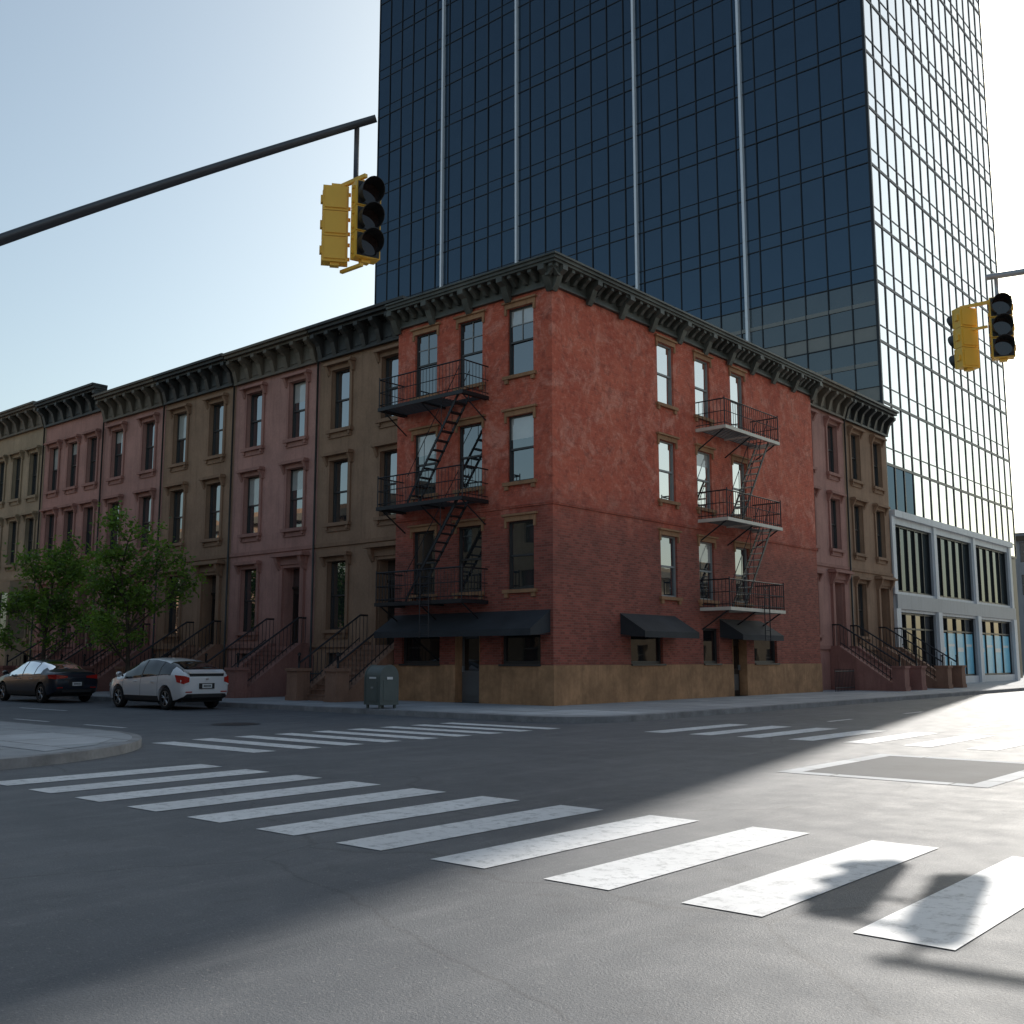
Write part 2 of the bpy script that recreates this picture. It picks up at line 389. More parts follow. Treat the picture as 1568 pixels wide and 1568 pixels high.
def rowhouse(name, fr, a0, w, wall_m, trim_m, corn_m, bays=(1.35, 4.2), door=0, ztop=14.3, depth=11, cn=6, bw=1.06, bayw=False):
    e = empty(name); a1 = a0+w
    wb = MB(); tb = MB(); gb = MB(); cb = MB(); sb = MB()
    ops = []
    zs = [(2.6, 5.15), (6.6, 9.0), (10.2, 12.55)]
    for i, c in enumerate(bays):
        for k, (z0, z1) in enumerate(zs):
            if k == 0 and i == door: z0, z1 = 2.0, 5.05
            ops.append((a0+c-bw/2, a0+c+bw/2, z0, z1, k, i == door and k == 0))
        if i != door: ops.append((a0+c-bw/2, a0+c+bw/2, .75, 1.75, -1, False))
    wall(wb, fr, a0, a1, .1, ztop-.9, ops, wall_m)
    d = a0+bays[door]
    for s0, s1 in ((a0+.002, d-1.02), (d+1.02, a1-.002)):
        if s1 > s0: tb.box(s0, s1, .002, .09, 1.95, 2.12, trim_m, fr)
    tb.box(a0+.002, a1-.002, .002, .07, 5.72, 5.86, trim_m, fr)
    for (a, b, z0, z1, k, isd) in ops:
        reveal(wb, fr, a, b, z0, z1, wall_m, 0, .26 if not isd else .5)
        if isd:
            sb.box(a, b, -.5, -.44, z0, z0+2.25, 'door_dk', fr)
            for q in (a+.1, (a+b)/2+.05):
                sb.box(q, q+.38, -.44, -.42, z0+.2, z0+.95, 'door_dk', fr); sb.box(q, q+.38, -.438, -.43, z0+1.1, z0+2.05, 'glass_shop', fr)
            sb.box(a, b, -.5, -.38, z0+2.25, z0+2.35, 'door_dk', fr)
            pane(gb, fr, a, b, z0+2.35, z1, -.42, 'glass')
            tb.box(a-.24, a-.02, .002, .12, 2.0, z1+.1, trim_m, fr); tb.box(b+.02, b+.24, .002, .12, 2.0, z1+.1, trim_m, fr)
            tb.box(a-.02, b+.02, .002, .1, z1+.001, z1+.12, trim_m, fr)
            hood(tb, fr, a, b, z1, trim_m, True)
            continue
        sash(gb, fr, a, b, z0, z1, 'glass', 'frame_dk', .18, blind=.3 if k > 0 else .15)
        if k >= 0:
            tb.box(a-.14, a-.001, .002, .07, z0, z1, trim_m, fr); tb.box(b+.001, b+.14, .002, .07, z0, z1, trim_m, fr)
            tb.box(a-.2, b+.2, .001, .17, z0-.13, z0-.001, trim_m, fr)
            tb.box(a-.14, b+.14, .003, .06, z0-.32, z0-.13, trim_m, fr)
            for q in (a-.06, b+.06): tb.box(q-.06, q+.06, .004, .13, z0-.26, z0-.13, trim_m, fr)
            hood(tb, fr, a, b, z1, trim_m)
    if bayw:
        c0 = a0+1.0; c1 = a0+4.2
        pl = [(c0, 0), (c0+.5, .75), (c1-.5, .75), (c1, 0)]
        for zz0, zz1, mm in ((.15, 2.4, wall_m), (5.0, 5.6, trim_m)):
            V = [fr(a, o, zz0) for a, o in pl]+[fr(a, o, zz1) for a, o in pl]
            wb.mesh(V, [(0,1,5,4),(1,2,6,5),(2,3,7,6),(4,5,6,7),(0,1,2,3)], mm)
        V = [fr(a, o*.96+.002, 2.4) for a, o in pl]+[fr(a, o*.96+.002, 5.0) for a, o in pl]
        for q in [(0,1,5,4),(1,2,6,5),(2,3,7,6)]: gb.poly([V[i] for i in q], 'glass', out=outv(fr))
        for (a, o) in (pl[0], pl[1], ((c0+c1)/2, .75), pl[2], pl[3]):
            gb.tube([fr(a, o, 2.4), fr(a, o, 5.0)], .07, trim_m, 4)
    wb.poly([fr(a0, 0, .1), fr(a0, -depth, .1), fr(a0, -depth, ztop-.3), fr(a0, 0, ztop-.3)], wall_m)
    wb.poly([fr(a1, 0, .1), fr(a1, -depth, .1), fr(a1, -depth, ztop-.3), fr(a1, 0, ztop-.3)], wall_m)
    wb.poly([fr(a0, -depth, .1), fr(a1, -depth, .1), fr(a1, -depth, ztop-.3), fr(a0, -depth, ztop-.3)], wall_m)
    wb.poly([fr(a0, 0, ztop-.3), fr(a1, 0, ztop-.3), fr(a1, -depth, ztop-.3), fr(a0, -depth, ztop-.3)], 'roof')
    wb.poly([fr(a0, .001, ztop-.95), fr(a1, .001, ztop-.95), fr(a1, .001, ztop-.25), fr(a0, .001, ztop-.25)], wall_m)
    wb.box(a0+1, a0+1.7, -depth+1, -depth+2.2, ztop-.3, ztop+.5, 'brick', fr)
    cornice(cb, fr, a0+.06, a1-.06, ztop, corn_m, nb=cn)
    tb.tube([fr(a0+.03, .1, .2), fr(a0+.03, .1, ztop-1.2)], .045, 'corn_dark', 6)
    stoop(sb, fr, a0+bays[door], 'stoop_p' if wall_m == 'pink' else 'stoop_b')
    nb = bays[1-door] if len(bays) == 2 else bays[-1]
    q0 = a0+nb-1.0; q1 = a0+nb+1.0
    for o in (1.35,):
        sb.bar(fr(q0, o, 1.0), fr(q1, o, 1.0), .035, 'iron'); sb.bar(fr(q0, o, .3), fr(q1, o, .3), .03, 'iron')
        k = q0
        while k <= q1: sb.bar(fr(k, o, .15), fr(k, o, 1.1), .022, 'iron'); k += .15
    wb.obj('walls', e); tb.obj('mouldings', e); gb.obj('windows', e); cb.obj('cornice', e); sb.obj('stoop_and_door', e)
    return e

fl = FL(.9)
rowhouse('brownstone_townhouse', fl, 6.8, 5.5, 'brown', 'brown_t', 'corn_dark')
rowhouse('pink_townhouse', fl, 12.3, 5.6, 'pink', 'pink_t', 'corn_brown')
rowhouse('brownstone_townhouse', fl, 17.9, 5.5, 'brown', 'brown_t', 'corn_dark', ztop=14.35)
rowhouse('pink_townhouse', fl, 23.4, 5.5, 'pink', 'pink_t', 'corn_brown', ztop=14.35)
rowhouse('pink_townhouse', fl, 28.9, 6.3, 'pink', 'pink_t', 'corn_dark', bays=(1.15, 3.15, 5.15), ztop=15.0, bw=.95)
rowhouse('tan_townhouse', fl, 35.2, 6.3, 'tan', 'tan_t', 'corn_brown', bays=(1.15, 3.15, 5.15), ztop=15.1, door=2, bw=.95, bayw=True)
rowhouse('brownstone_townhouse', fl, 41.5, 5.5, 'brown', 'brown_t', 'corn_dark')
rowhouse('pink_townhouse', fl, 47.0, 5.5, 'pink', 'pink_t', 'corn_brown')
frr = FR(-.9)
rowhouse('pink_townhouse', frr, 18.3, 5.45, 'pink', 'pink_t', 'corn_brown', bays=(1.35, 4.1), door=1)
rowhouse('brownstone_townhouse', frr, 23.75, 5.45, 'brown', 'brown_t', 'corn_dark', bays=(1.35, 4.1), door=1)

# ------------------------------------------------------------------ corner brick building
def fire_escape(parent, fr, a0, a1, zs, top_a, bot_a, edge='iron', p=1.2):
    mb = MB()
    for li, z in enumerate(zs):
        n = 9
        for i in range(n):
            o = .06+i*(p-.12)/(n-1)
            if .45 < o < 1.05 and li < 2:
                h0, h1 = sorted((top_a+(.35 if top_a > bot_a else -.35), top_a+(-.75 if top_a > bot_a else .75)))
                if h0 > a0: mb.box(a0, h0, o-.03, o+.03, z-.03, z, 'iron', fr)
                if h1 < a1: mb.box(h1, a1, o-.03, o+.03, z-.03, z, 'iron', fr)
            else: mb.box(a0, a1, o-.03, o+.03, z-.03, z, 'iron', fr)
        mb.box(a0-.03, a1+.03, p, p+.05, z-.10, z+.02, edge, fr)
        mb.box(a0-.03, a0, .01, p, z-.10, z+.02, edge, fr); mb.box(a1, a1+.03, .01, p, z-.10, z+.02, edge, fr)
        for a in (a0+.1, (a0+a1)/2, a1-.1):
            mb.box(a-.03, a+.03, .01, p-.001, z-.09, z-.031, edge, fr)
            mb.bar(fr(a, p-.1, z-.08), fr(a, .02, z-.75), .04, 'iron')
        for zz, w in ((1.0, .035), (.55, .022), (.12, .022)):
            mb.bar(fr(a0, p, z+zz), fr(a1, p, z+zz), w, 'iron')
            mb.bar(fr(a0, .02, z+zz), fr(a0, p, z+zz), w, 'iron'); mb.bar(fr(a1, .02, z+zz), fr(a1, p, z+zz), w, 'iron')
        for i in range(27):
            k = a0+(a1-a0)*i/26; mb.bar(fr(k, p, z), fr(k, p, z+1.0), .016, 'iron')
        for i in range(1, 8):
            for a in (a0, a1): mb.bar(fr(a, p*i/8, z), fr(a, p*i/8, z+1.0), .016, 'iron')
        for a in (a0, a1): mb.bar(fr(a, p, z-.05), fr(a, p, z+1.08), .035, 'iron')
    for zt, zb in zip(zs[:-1], zs[1:]):
        for o in (.5, 1.0):
            s0 = .07
            V = [fr(top_a, o-.015, zt-s0), fr(top_a, o-.015, zt+s0), fr(bot_a, o-.015, zb+2*s0), fr(bot_a, o-.015, zb),
                 fr(top_a, o+.015, zt-s0), fr(top_a, o+.015, zt+s0), fr(bot_a, o+.015, zb+2*s0), fr(bot_a, o+.015, zb)]
            mb.mesh(V, [(0,1,2,3),(4,5,6,7),(0,1,5,4),(2,3,7,6),(1,2,6,5),(0,3,7,4)], 'iron')
            mb.bar(fr(top_a, o, zt+.85), fr(bot_a, o, zb+.95), .025, 'iron')
            for t in (.0, .33, .66, 1.0):
                a = top_a+(bot_a-top_a)*t; z = zt+(zb-zt)*t
                mb.bar(fr(a, o, z), fr(a, o, z+.9), .02, 'iron')
        n = 12
        for i in range(1, n):
            t = i/n; a = top_a+(bot_a-top_a)*t; z = zt+(zb-zt)*t+.02
            mb.box(a-.11, a+.11, .515, .985, z-.015, z+.015, edge, fr)
    z = zs[-1]; am = (top_a+bot_a)/2
    for a in (am-.2, am+.2): mb.bar(fr(a, p+.09, z+.9), fr(a, p+.09, z-1.15), .03, 'iron')
    for i in range(7): mb.bar(fr(am-.2, p+.09, z+.75-i*.3), fr(am+.2, p+.09, z+.75-i*.3), .022, 'iron')
    return mb.obj('fire_escape', parent)

bb = empty('corner_brick_building')
WL, WR, ZT = 6.88, 18.3, 13.1
f0, g0 = FL(0), FR(0)
wb = MB(); tb = MB(); gb = MB(); cb = MB(); sb = MB()
floors = [(3.63, 5.75), (6.98, 9.1), (10.4, 12.62)]
opL = [(c-.53, c+.53, z0, z1, k) for c in (1.27, 3.42, 5.5) for k, (z0, z1) in enumerate(floors)]
opR = [(c-.53, c+.53, z0, z1, k) for c in (6.46, 9.0, 11.65) for k, (z0, z1) in enumerate(floors)]
shopL = [(.49, 2.05, 1.36, 2.62), (4.72, 6.5, 1.36, 2.62)]; doorL = [(2.94, 3.99, .15, 2.75)]
shopR = [(4.04, 5.96, 1.36, 2.62), (8.61, 9.73, 1.36, 2.62), (12.4, 14.3, 1.36, 2.5)]; doorR = [(10.7, 11.73, .15, 2.6)]
for fr, W, op, shop, door in ((f0, WL, opL, shopL, doorL), (g0, WR, opR, shopR, doorR)):
    wall(wb, fr, 0, W, 1.33, ZT+.3, op+shop+door, 'brick')
    wall(wb, fr, -.04, W, .1, 1.33, door, 'base', .04)
    for a, b in [(-.04, door[0][0]), (door[0][1], W)]:
        wb.poly([fr(a, 0, 1.33), fr(b, 0, 1.33), fr(b, .04, 1.33), fr(a, .04, 1.33)], 'base')
    side = fr is g0
    for a, b, z0, z1, k in op:
        reveal(wb, fr, a, b, z0, z1, 'brick', 0, .2)
        sash(gb, fr, a, b, z0, z1, ('glass_hi' if k > 0 else 'glass') if side else 'glass_bk', 'frame_gr' if side else 'frame_dk', .11, munt=(k == 2 and not side), blind=.35 if not side else .2)
        tb.box(a-.1, b+.1, .002, .05, z1, z1+.16, 'trim', fr)
        tb.box(a-.17, b+.17, .001, .12, z1+.16, z1+.22, 'trim', fr)
        for q in (a-.1, b+.02): tb.box(q, q+.08, .003, .06, z1-.2, z1-.001, 'trim', fr)
        tb.box(a-.14, b+.14, .001, .11, z0-.11, z0-.001, 'trim', fr)
        for q in (a-.08, b-.06): tb.box(q, q+.14, .003, .08, z0-.24, z0-.11, 'trim', fr)
    for a, b, z0, z1 in shop:
        reveal(wb, fr, a, b, z0, z1, 'brick', 0, .2)
        gb.box(a, b, -.2, -.1, z0, z0+.09, 'frame_dk', fr); gb.box(a, b, -.2, -.1, z1-.08, z1, 'frame_dk', fr)
        gb.box(a, a+.07, -.2, -.1, z0+.09, z1-.08, 'frame_dk', fr); gb.box(b-.07, b, -.2, -.1, z0+.09, z1-.08, 'frame_dk', fr)
        pane(gb, fr, a+.07, b-.07, z0+.09, z1-.08, -.15, 'glass_shop')
        gb.box(a-.05, b+.05, .045, .09, z0-.06, z0-.001, 'frame_dk', fr)
    for a, b, z0, z1 in door:
        reveal(wb, fr, a, b, z0, z1, 'base', .04, .35)
        sb.box(a, b, -.35, -.3, z0, z1-.45, 'door_gr' if not side else 'door_dk', fr); sb.box(a, b, -.35, -.27, z1-.45, z1-.38, 'door_dk', fr)
        sb.box(a+.12, b-.12, -.3, -.285, z0+1.0, z1-.6, 'glass_shop', fr)
        sb.box(a+.12, b-.12, -.3, -.28, z0+.2, z0+.8, 'door_gr', fr)
        sb.box(b-.1, b-.06, -.3, -.22, z0+.95, z0+1.15, 'galv', fr)
        pane(sb, fr, a, b, z1-.38, z1, -.3, 'glass_shop')
    tb.box(-.04, W, .002, .045, 6.16, 6.21, 'brick', fr)
    tb.box(-.06, W, .001, .065, 6.21, 6.26, 'brick', fr)
    k = -.35
    while k < W+.05:
        cb.prism([(.08, 13.52), (.50, 13.52), (.50, 13.42), (.33, 13.33), (.2, 13.2), (.08, 13.2)], k-.07, k+.07, 'corn_green', fr); k += .42
    nbig = 4 if not side else 10
    for i in range(nbig+1):
        c = -.03+(W-.05)*i/nbig
        cb.prism([(.08, 13.515), (.58, 13.515), (.58, 13.36), (.38, 13.25), (.24, 12.95), (.15, 12.80), (.08, 12.80)], c-.12, c+.12, 'corn_green', fr)
wb.poly([(-WL, 0, .1), (-WL, WR, .1), (-WL, WR, ZT+.3), (-WL, 0, ZT+.3)], 'brick')
wb.poly([(-WL, WR, .1), (0, WR, .1), (0, WR, ZT+.3), (-WL, WR, ZT+.3)], 'brick')
def ring(z0, z1, e, m='corn_green'): cb.box(-WL-.02, e, -e, WR+.02, z0, z1, m)
ring(12.98, 13.05, .13); ring(13.05, 13.5, .08); ring(13.52, 13.60, .56); ring(13.60, 13.70, .62); ring(13.70, 13.76, .68)
def awning(fr, a0, a1):
    mb = MB()
    mb.prism([(.003, 2.98), (.95, 2.40), (.95, 2.20), (.935, 2.20), (.935, 2.38), (.003, 2.94)], a0, a1, 'awning', fr)
    for a in (a0+.01, a1-.01):
        mb.poly([fr(a, .003, 2.94), fr(a, .935, 2.38), fr(a, .935, 2.2), fr(a, .003, 2.3)], 'awning')
        mb.bar(fr(a, .01, 2.25), fr(a, .93, 2.22), .02, 'iron')
    k = a0+.3
    while k < a1-.1:
        mb.bar(fr(k, .0, 2.955), fr(k, .95, 2.37), .018, 'awning'); k += .62
    mb.obj('awning', bb)
awning(f0, .1, 6.85); awning(g0, 3.45, 6.75); awning(g0, 9.8, 13.0)
wb.obj('walls', bb); tb.obj('stone_trim', bb); gb.obj('windows', bb); cb.obj('cornice', bb); sb.obj('doors', bb)
fire_escape(bb, f0, 2.62, 6.5, (9.88, 6.5, 3.32), 3.0, 5.3)
fire_escape(bb, g0, 8.45, 12.6, (9.85, 6.5, 3.32), 12.2, 9.9, 'iron_lt')

# ------------------------------------------------------------------ glass tower + podium
tw = empty('glass_office_tower')
TX0, TX1, TY0, TY1, TH = -48.5, -3.5, 35.8, 61.4, 84
mb = MB(); fm = MB(); fn = MB()
ft = lambda a, o, z: (a, TY0-o, z)
gt = FR(TX1)
fh = 3.75; nf = int((TH-9.2)/fh)
npn = 30; pw = (TX1-TX0)/npn
fins = [-40.1, -31.8, -20.5, -12.0]
for f in range(-2, nf):
    z0 = 9.2+f*fh; z1 = z0+fh
    low = z1 < 25
    for i in range(npn):
        a = TX0+i*pw
        g = 'tglass_low' if low else 'tglass'
        pane(mb, ft, a, a+pw, z0+.9, z1, 0, g, .011)
        pane(mb, ft, a, a+pw, z0, z0+.9, 0, 'spand' if low else g, .006)
    fm.box(TX0, TX1, .0, .05, z0-.03, z0+.03, 'mull', ft)
    fm.box(TX0, TX1, .0, .045, z0+.88, z0+.92, 'mull', ft)
    if low: fm.box(TX0, TX1, .02, .06, z0+2.2, z0+2.45, 'spand', ft)
for i in range(npn+1):
    a = TX0+i*pw; fm.box(a-.03, a+.03, .0, .07, 1.7, TH, 'mull', ft)
for a in fins: fn.box(a-.09, a+.09, .0, .28, 1.7, TH, 'fin', ft)
npy = 17; pw = (TY1-TY0)/npy
for f in range(0, nf):
    z0 = 9.2+f*fh; z1 = z0+fh
    for i in range(npy):
        a = TY0+i*pw
        g = 'tglass' if (f == 0 and i < 3) else 'tglass2'
        pane(mb, gt, a, a+pw, z0+1.0, z1, 0, g, .004)
        pane(mb, gt, a, a+pw, z0, z0+1.0, 0, g, .004)
    fm.box(TY0, TY1, 0, .045, z0-.08, z0+.08, 'mull', gt)
    fm.box(TY0, TY1, 0, .035, z0+.97, z0+1.03, 'mull', gt)
for i in range(npy+1):
    a = TY0+i*pw; fm.box(a-.06, a+.06, 0, .05, 9.2, TH, 'mull', gt)
mb.box(TX0+.05, TX1-.05, TY0+.05, TY1, 0, TH-.1, 'mull')
mb.box(TX0+6, TX1-6, TY0+5, TY1-5, TH-.1, TH+5, 'spand')
fn.box(TX1-.05, TX1+.12, TY0-.12, TY0+.05, 9.2, TH, 'mull')
mb.obj('curtain_wall', tw); fm.obj('mullions', tw); fn.obj('fins', tw)

pb = MB(); pg = MB(); pt = MB()
fp = FR(-.9); P0, P1, PZ = 29.5, 50.4, 9.2
bays = [29.5, 35.7, 42.6, 50.0]
ops = []
for i in range(3):
    b0, b1 = bays[i]+.35, bays[i+1]-.35
    ops.append((b0, b1, 5.0, 8.55)); ops.append((b0, b1, .55, 3.95))
wall(pb, fp, P0, P1, .1, PZ, ops, 'podium')
for j, (a, b, z0, z1) in enumerate(ops):
    reveal(pb, fp, a, b, z0, z1, 'podium2', 0, .3)
    up = z0 > 4; n = 5 if up else 4
    w = (b-a)/n
    for k in range(n):
        m = 'tglass_low' if up else 'glass_shop'
        pane(pg, fp, a+k*w, a+(k+1)*w, z0, z1, -.25, m, .004)
        if not up and j > 1: pg.box(a+k*w+.08, a+(k+1)*w-.08, -.24, -.22, z0+.1, 3.0, 'poster', fp)
        if not up and j > 1: pg.box(a+k*w+.25, a+(k+1)*w-.25, -.219, -.217, z0+1.4+.3*(k % 2), 2.2+.2*(k % 2), 'plate', fp)
    for k in range(n+1):
        q = min(max(a+k*w, a+.04), b-.04); pg.box(q-.04, q+.04, -.28, -.14, z0, z1, 'mull', fp)
    for zz in ((z0+.05, z1-.06) if up else (z0+.05, 3.1, z1-.06)): pg.box(a, b, -.28, -.15, zz-.04, zz+.05, 'mull', fp)
pt.box(P0, P1, .002, .12, 4.1, 4.85, 'podium2', fp); pt.box(P0, P1, .001, .2, 8.9, 9.25, 'podium', fp)
for b in bays: pt.box(b-.3, b+.3, .003, .16, .12, 4.1, 'podium', fp); pt.box(b-.22, b+.22, .004, .1, 4.85, 8.9, 'podium', fp)
pb.poly([(-.9, P0, .1), (-48, P0, .1), (-48, P0, PZ), (-.9, P0, PZ)], 'podium')
pb.poly([(-.9, P1, .1), (-3.6, P1, .1), (-3.6, P1, PZ), (-.9, P1, PZ)], 'podium')
pb.poly([(-.9, P0, PZ), (-48, P0, PZ), (-48, P1, PZ), (-.9, P1, PZ)], 'podium2')
pb.obj('podium_walls', tw); pg.obj('podium_windows', tw); pt.obj('podium_trim', tw)

# ------------------------------------------------------------------ surrounding blocks
def block(name, x0, x1, y0, y1, h, wm, faces, floors, sp=2.6):
    e = empty(name); wb = MB(); gb = MB()
    fs = {'S': (lambda a, o, z: (a, y0-o, z), x0, x1), 'N': (lambda a, o, z: (a, y1+o, z), x0, x1),
          'E': (lambda a, o, z: (x1+o, a, z), y0, y1), 'W': (lambda a, o, z: (x0-o, a, z), y0, y1)}
    fhh = (h-1)/floors
    for k, (fr, a0, a1) in fs.items():
        ops = []
        if k in faces:
            n = max(1, int((a1-a0)/sp)); s = (a1-a0)/n
            for i in range(n):
                for f in range(floors): ops.append((a0+i*s+s*.28, a0+i*s+s*.72, .6+f*fhh+.7, .6+f*fhh+fhh*.82))
        wall(wb, fr, a0, a1, 0.1, h, ops, wm)
        for a, b, z0, z1 in ops:
            reveal(wb, fr, a, b, z0, z1, wm, 0, .2); pane(gb, fr, a, b, z0, z1, -.19, 'glass')
            gb.box(a, b, -.18, -.13, (z0+z1)/2-.03, (z0+z1)/2+.03, 'frame_gr', fr)
    wb.poly([(x0, y0, h), (x1, y0, h), (x1, y1, h), (x0, y1, h)], 'roof')
    wb.box(x0-.4, x1+.4, y0-.4, y1+.4, h-.9, h-.4, 'corn_brown')
    wb.obj('walls', e)
    if gb.f: gb.obj('windows', e)
block('unseen_apartment_building', -24, 0, -34, -19, 10.5, 'tan', 'NE', 3)  # unseen blocks to south and east, added for window reflections; low, pale for skylight
block('unseen_apartment_building', -60, -25, -34, -19, 12, 'brown', 'N', 4)
block('unseen_apartment_building', 26, 45, 2, 30, 10, 'tan', 'WS', 3)
block('unseen_apartment_building', 26, 45, 31, 75, 9, 'tan', 'W', 3)
block('unseen_apartment_building', 27, 46, -60, -19, 11, 'pink', 'WN', 3)
block('office_building', -34, 0, 96, 120, 15, 'podium2', 'SE', 4)
block('office_building', -40, 2, 135, 160, 9, 'tan', 'SE', 3)

# ------------------------------------------------------------------ ground, road, pavements
def sheet(name, polys, mat, z):
    mb = MB()
    for p in polys: mb.poly([(x, y, z) for x, y in p], mat)
    return mb.obj(name)
def rc(x0, x1, y0, y1): return [(x0, y0), (x1, y0), (x1, y1), (x0, y1)]
sheet('ground', [rc(-1500, 1500, -1500, 1500)], 'ground', -.03)
sheet('road', [rc(-260, 260, -260, 260)], 'asphalt', 0)
def arcpts(cx, cy, r, sx, sy, n=14):
    return [(cx-sx*r+sx*r*math.sin(t), cy-sy*r+sy*r*math.cos(t)) for t in [math.pi/2*i/n for i in range(n+1)]]
def pavement_block(cx, cy, sx, sy, r):
    F = 240; kw = .16
    outer = [(cx-sx*F, cy)]+arcpts(cx, cy, r, sx, sy)+[(cx, cy-sy*F)]
    ic = (cx-sx*kw, cy-sy*kw)
    inner = [(cx-sx*F, ic[1])]+arcpts(ic[0], ic[1], r-kw, sx, sy)+[(ic[0], cy-sy*F)]
    mb = MB(); far = (cx-sx*F, cy-sy*F); up = Vector((0, 0, 1))
    mb.poly([(x, y, .15) for x, y in inner]+[(far[0], far[1], .15)], 'pave')
    mb.obj('pavement')
    kb = MB()
    for i in range(len(outer)-1):
        o0, o1, i0, i1 = outer[i], outer[i+1], inner[i], inner[i+1]
        kb.poly([(*o0, .145), (*o1, .145), (*i1, .152), (*i0, .152)], 'kerb')
        kb.poly([(*o0, -.01), (*o1, -.01), (*o1, .145), (*o0, .145)], 'kerb')
        kb.poly([(*i0, .10), (*i1, .10), (*i1, .152), (*i0, .152)], 'kerb')
    kb.obj('kerb')
pavement_block(4.7, -4.75, 1, -1, 2.0)
pavement_block(4.6, -13.9, 1, 1, 4.6)
pavement_block(18.5, -4.75, -1, -1, 3)
pavement_block(18.5, -13.8, -1, 1, 3)
sheet('pavement_ramp', [rc(1.9, 4.3, -3.4, -1.5), [(.6, -4.4), (2.6, -4.4), (4.3, -3.42), (.6, -3.42)]], 'pave_lt', .156)
sheet('pavement_ramp', [[(0, -17.0), (3.9, -17.0), (3.3, -15.9), (2.2, -15.0), (0, -15.0)]], 'pave_lt', .156)
st = []
for i in range(12):
    x = 5.95+i*1.1; st.append(rc(x, x+.55, -18.7, -15.7))
for i in range(11):
    x = 7.0+i*1.08; st.append(rc(x, x+.5, -5.8, -2.2))
for i in range(9):
    y = -14.1+i*.95; st.append(rc(1.7 if i else 1.9, 5.0, y, y+.45))
for i in range(9):
    y = -13.6+i*.95; st.append(rc(19.6, 22.8, y, y+.45))
for k in range(14):
    for x in (8.3, 11.6): st.append(rc(x, x+.12, .2+k*5.0, 1.6+k*5.0))
for k in range(16): st.append(rc(-4.2-k*3.6, -2.4-k*3.6, -12.25, -12.13))
for k in range(16): st.append(rc(-14-k*7, -11-k*7, -9.3, -9.18))
sheet('crosswalk_markings', st, 'paint', .006)
sheet('road_patch', [rc(13.0, 15.2, -11.0, -7.9)], 'patch', .004)
sheet('road_patch_border', [rc(12.75, 13.0, -11.25, -7.65), rc(15.2, 15.45, -11.25, -7.65), rc(13.0, 15.2, -11.25, -11.0), rc(13.0, 15.2, -7.9, -7.65)], 'pave_lt', .005)
mb = MB(); n = 28
for (cx, cy, r) in ((-1.7, -9.8, .5),):
    mb.poly([(cx+r*math.cos(2*math.pi*i/n), cy+r*math.sin(2*math.pi*i/n), .008) for i in range(n)], 'iron')
    for i in range(n):
        t0, t1 = 2*math.pi*i/n, 2*math.pi*(i+1)/n
        mb.poly([(cx+q*math.cos(t), cy+q*math.sin(t), .01) for q, t in ((r, t0), (r+.07, t0), (r+.07, t1), (r, t1))], 'patch')
mb.obj('manhole_cover')

# ------------------------------------------------------------------ trees
def tree(loc, seed, h=6.6):
    rnd = random.Random(seed); mb = MB(); lb = MB()
    tips = []
    def branch(p, d, L, r, lv):
        pts = [p]; q = p.copy(); dd = d.copy()
        for i in range(4):
            dd = (dd+Vector((rnd.uniform(-.2, .2), rnd.uniform(-.2, .2), rnd.uniform(-.04, .12)))).normalized()
            q = q+dd*(L/4); pts.append(q.copy())
        mb.tube(pts, [r*(1-.17*i) for i in range(5)], 'bark', 7 if lv < 2 else 4, False)
        if lv >= 1: tips.extend((t, lv) for t in pts[2:])
        if lv < 3:
            for k in range(4 if lv else 10):
                t = rnd.uniform(.35, 1.0) if lv else .42+.58*k/9
                b = pts[min(4, int(t*4))]; ang = rnd.uniform(0, 6.28) if lv else k*2.4
                nd = Vector((math.cos(ang), math.sin(ang), rnd.uniform(.1, .8) if lv else .35+.7*k/9)).normalized()
                nd = (nd+dd*.25).normalized()
                branch(b, nd, L*(.6 if lv else .52)*rnd.uniform(.7, 1.15), r*.45, lv+1)
    branch(Vector((0, 0, 0)), Vector((0, 0, 1)), h*.58, .10, 0)
    V = []; F = []
    for t, lv in tips:
        if rnd.random() < .28: continue
        c = t+Vector((rnd.gauss(0, .12), rnd.gauss(0, .12), rnd.gauss(0, .1)))
        if c.z < 1.9: continue
        rad = rnd.uniform(.12, .30)
        for k in range(rnd.randint(9, 20)):
            p = c+Vector((rnd.gauss(0, 1), rnd.gauss(0, 1), rnd.gauss(0, .8)))*rad
            u = Vector((rnd.gauss(0, 1), rnd.gauss(0, 1), rnd.gauss(0, .6))).normalized()
            w = u.cross(Vector((rnd.gauss(0, 1), rnd.gauss(0, 1), rnd.gauss(0, 1)))).normalized()
            s = rnd.uniform(.045, .085)
            i = len(V); V += [p-u*s*1.3, p+w*s*.7, p+u*s*1.3, p-w*s*.7]; F.append((i, i+1, i+2, i+3))
    lb.mesh(V, F, 'leaf')
    e = empty('street_tree', loc); e.rotation_euler[2] = seed
    mb.obj('trunk_and_limbs', e); lb.obj('leaves', e)
tree((-17.2, -3.9, .15), 3, 8.0)
tree((-24.0, -3.9, .15), 11, 8.2)
tree((-34.5, -3.9, .15), 23, 6.5)

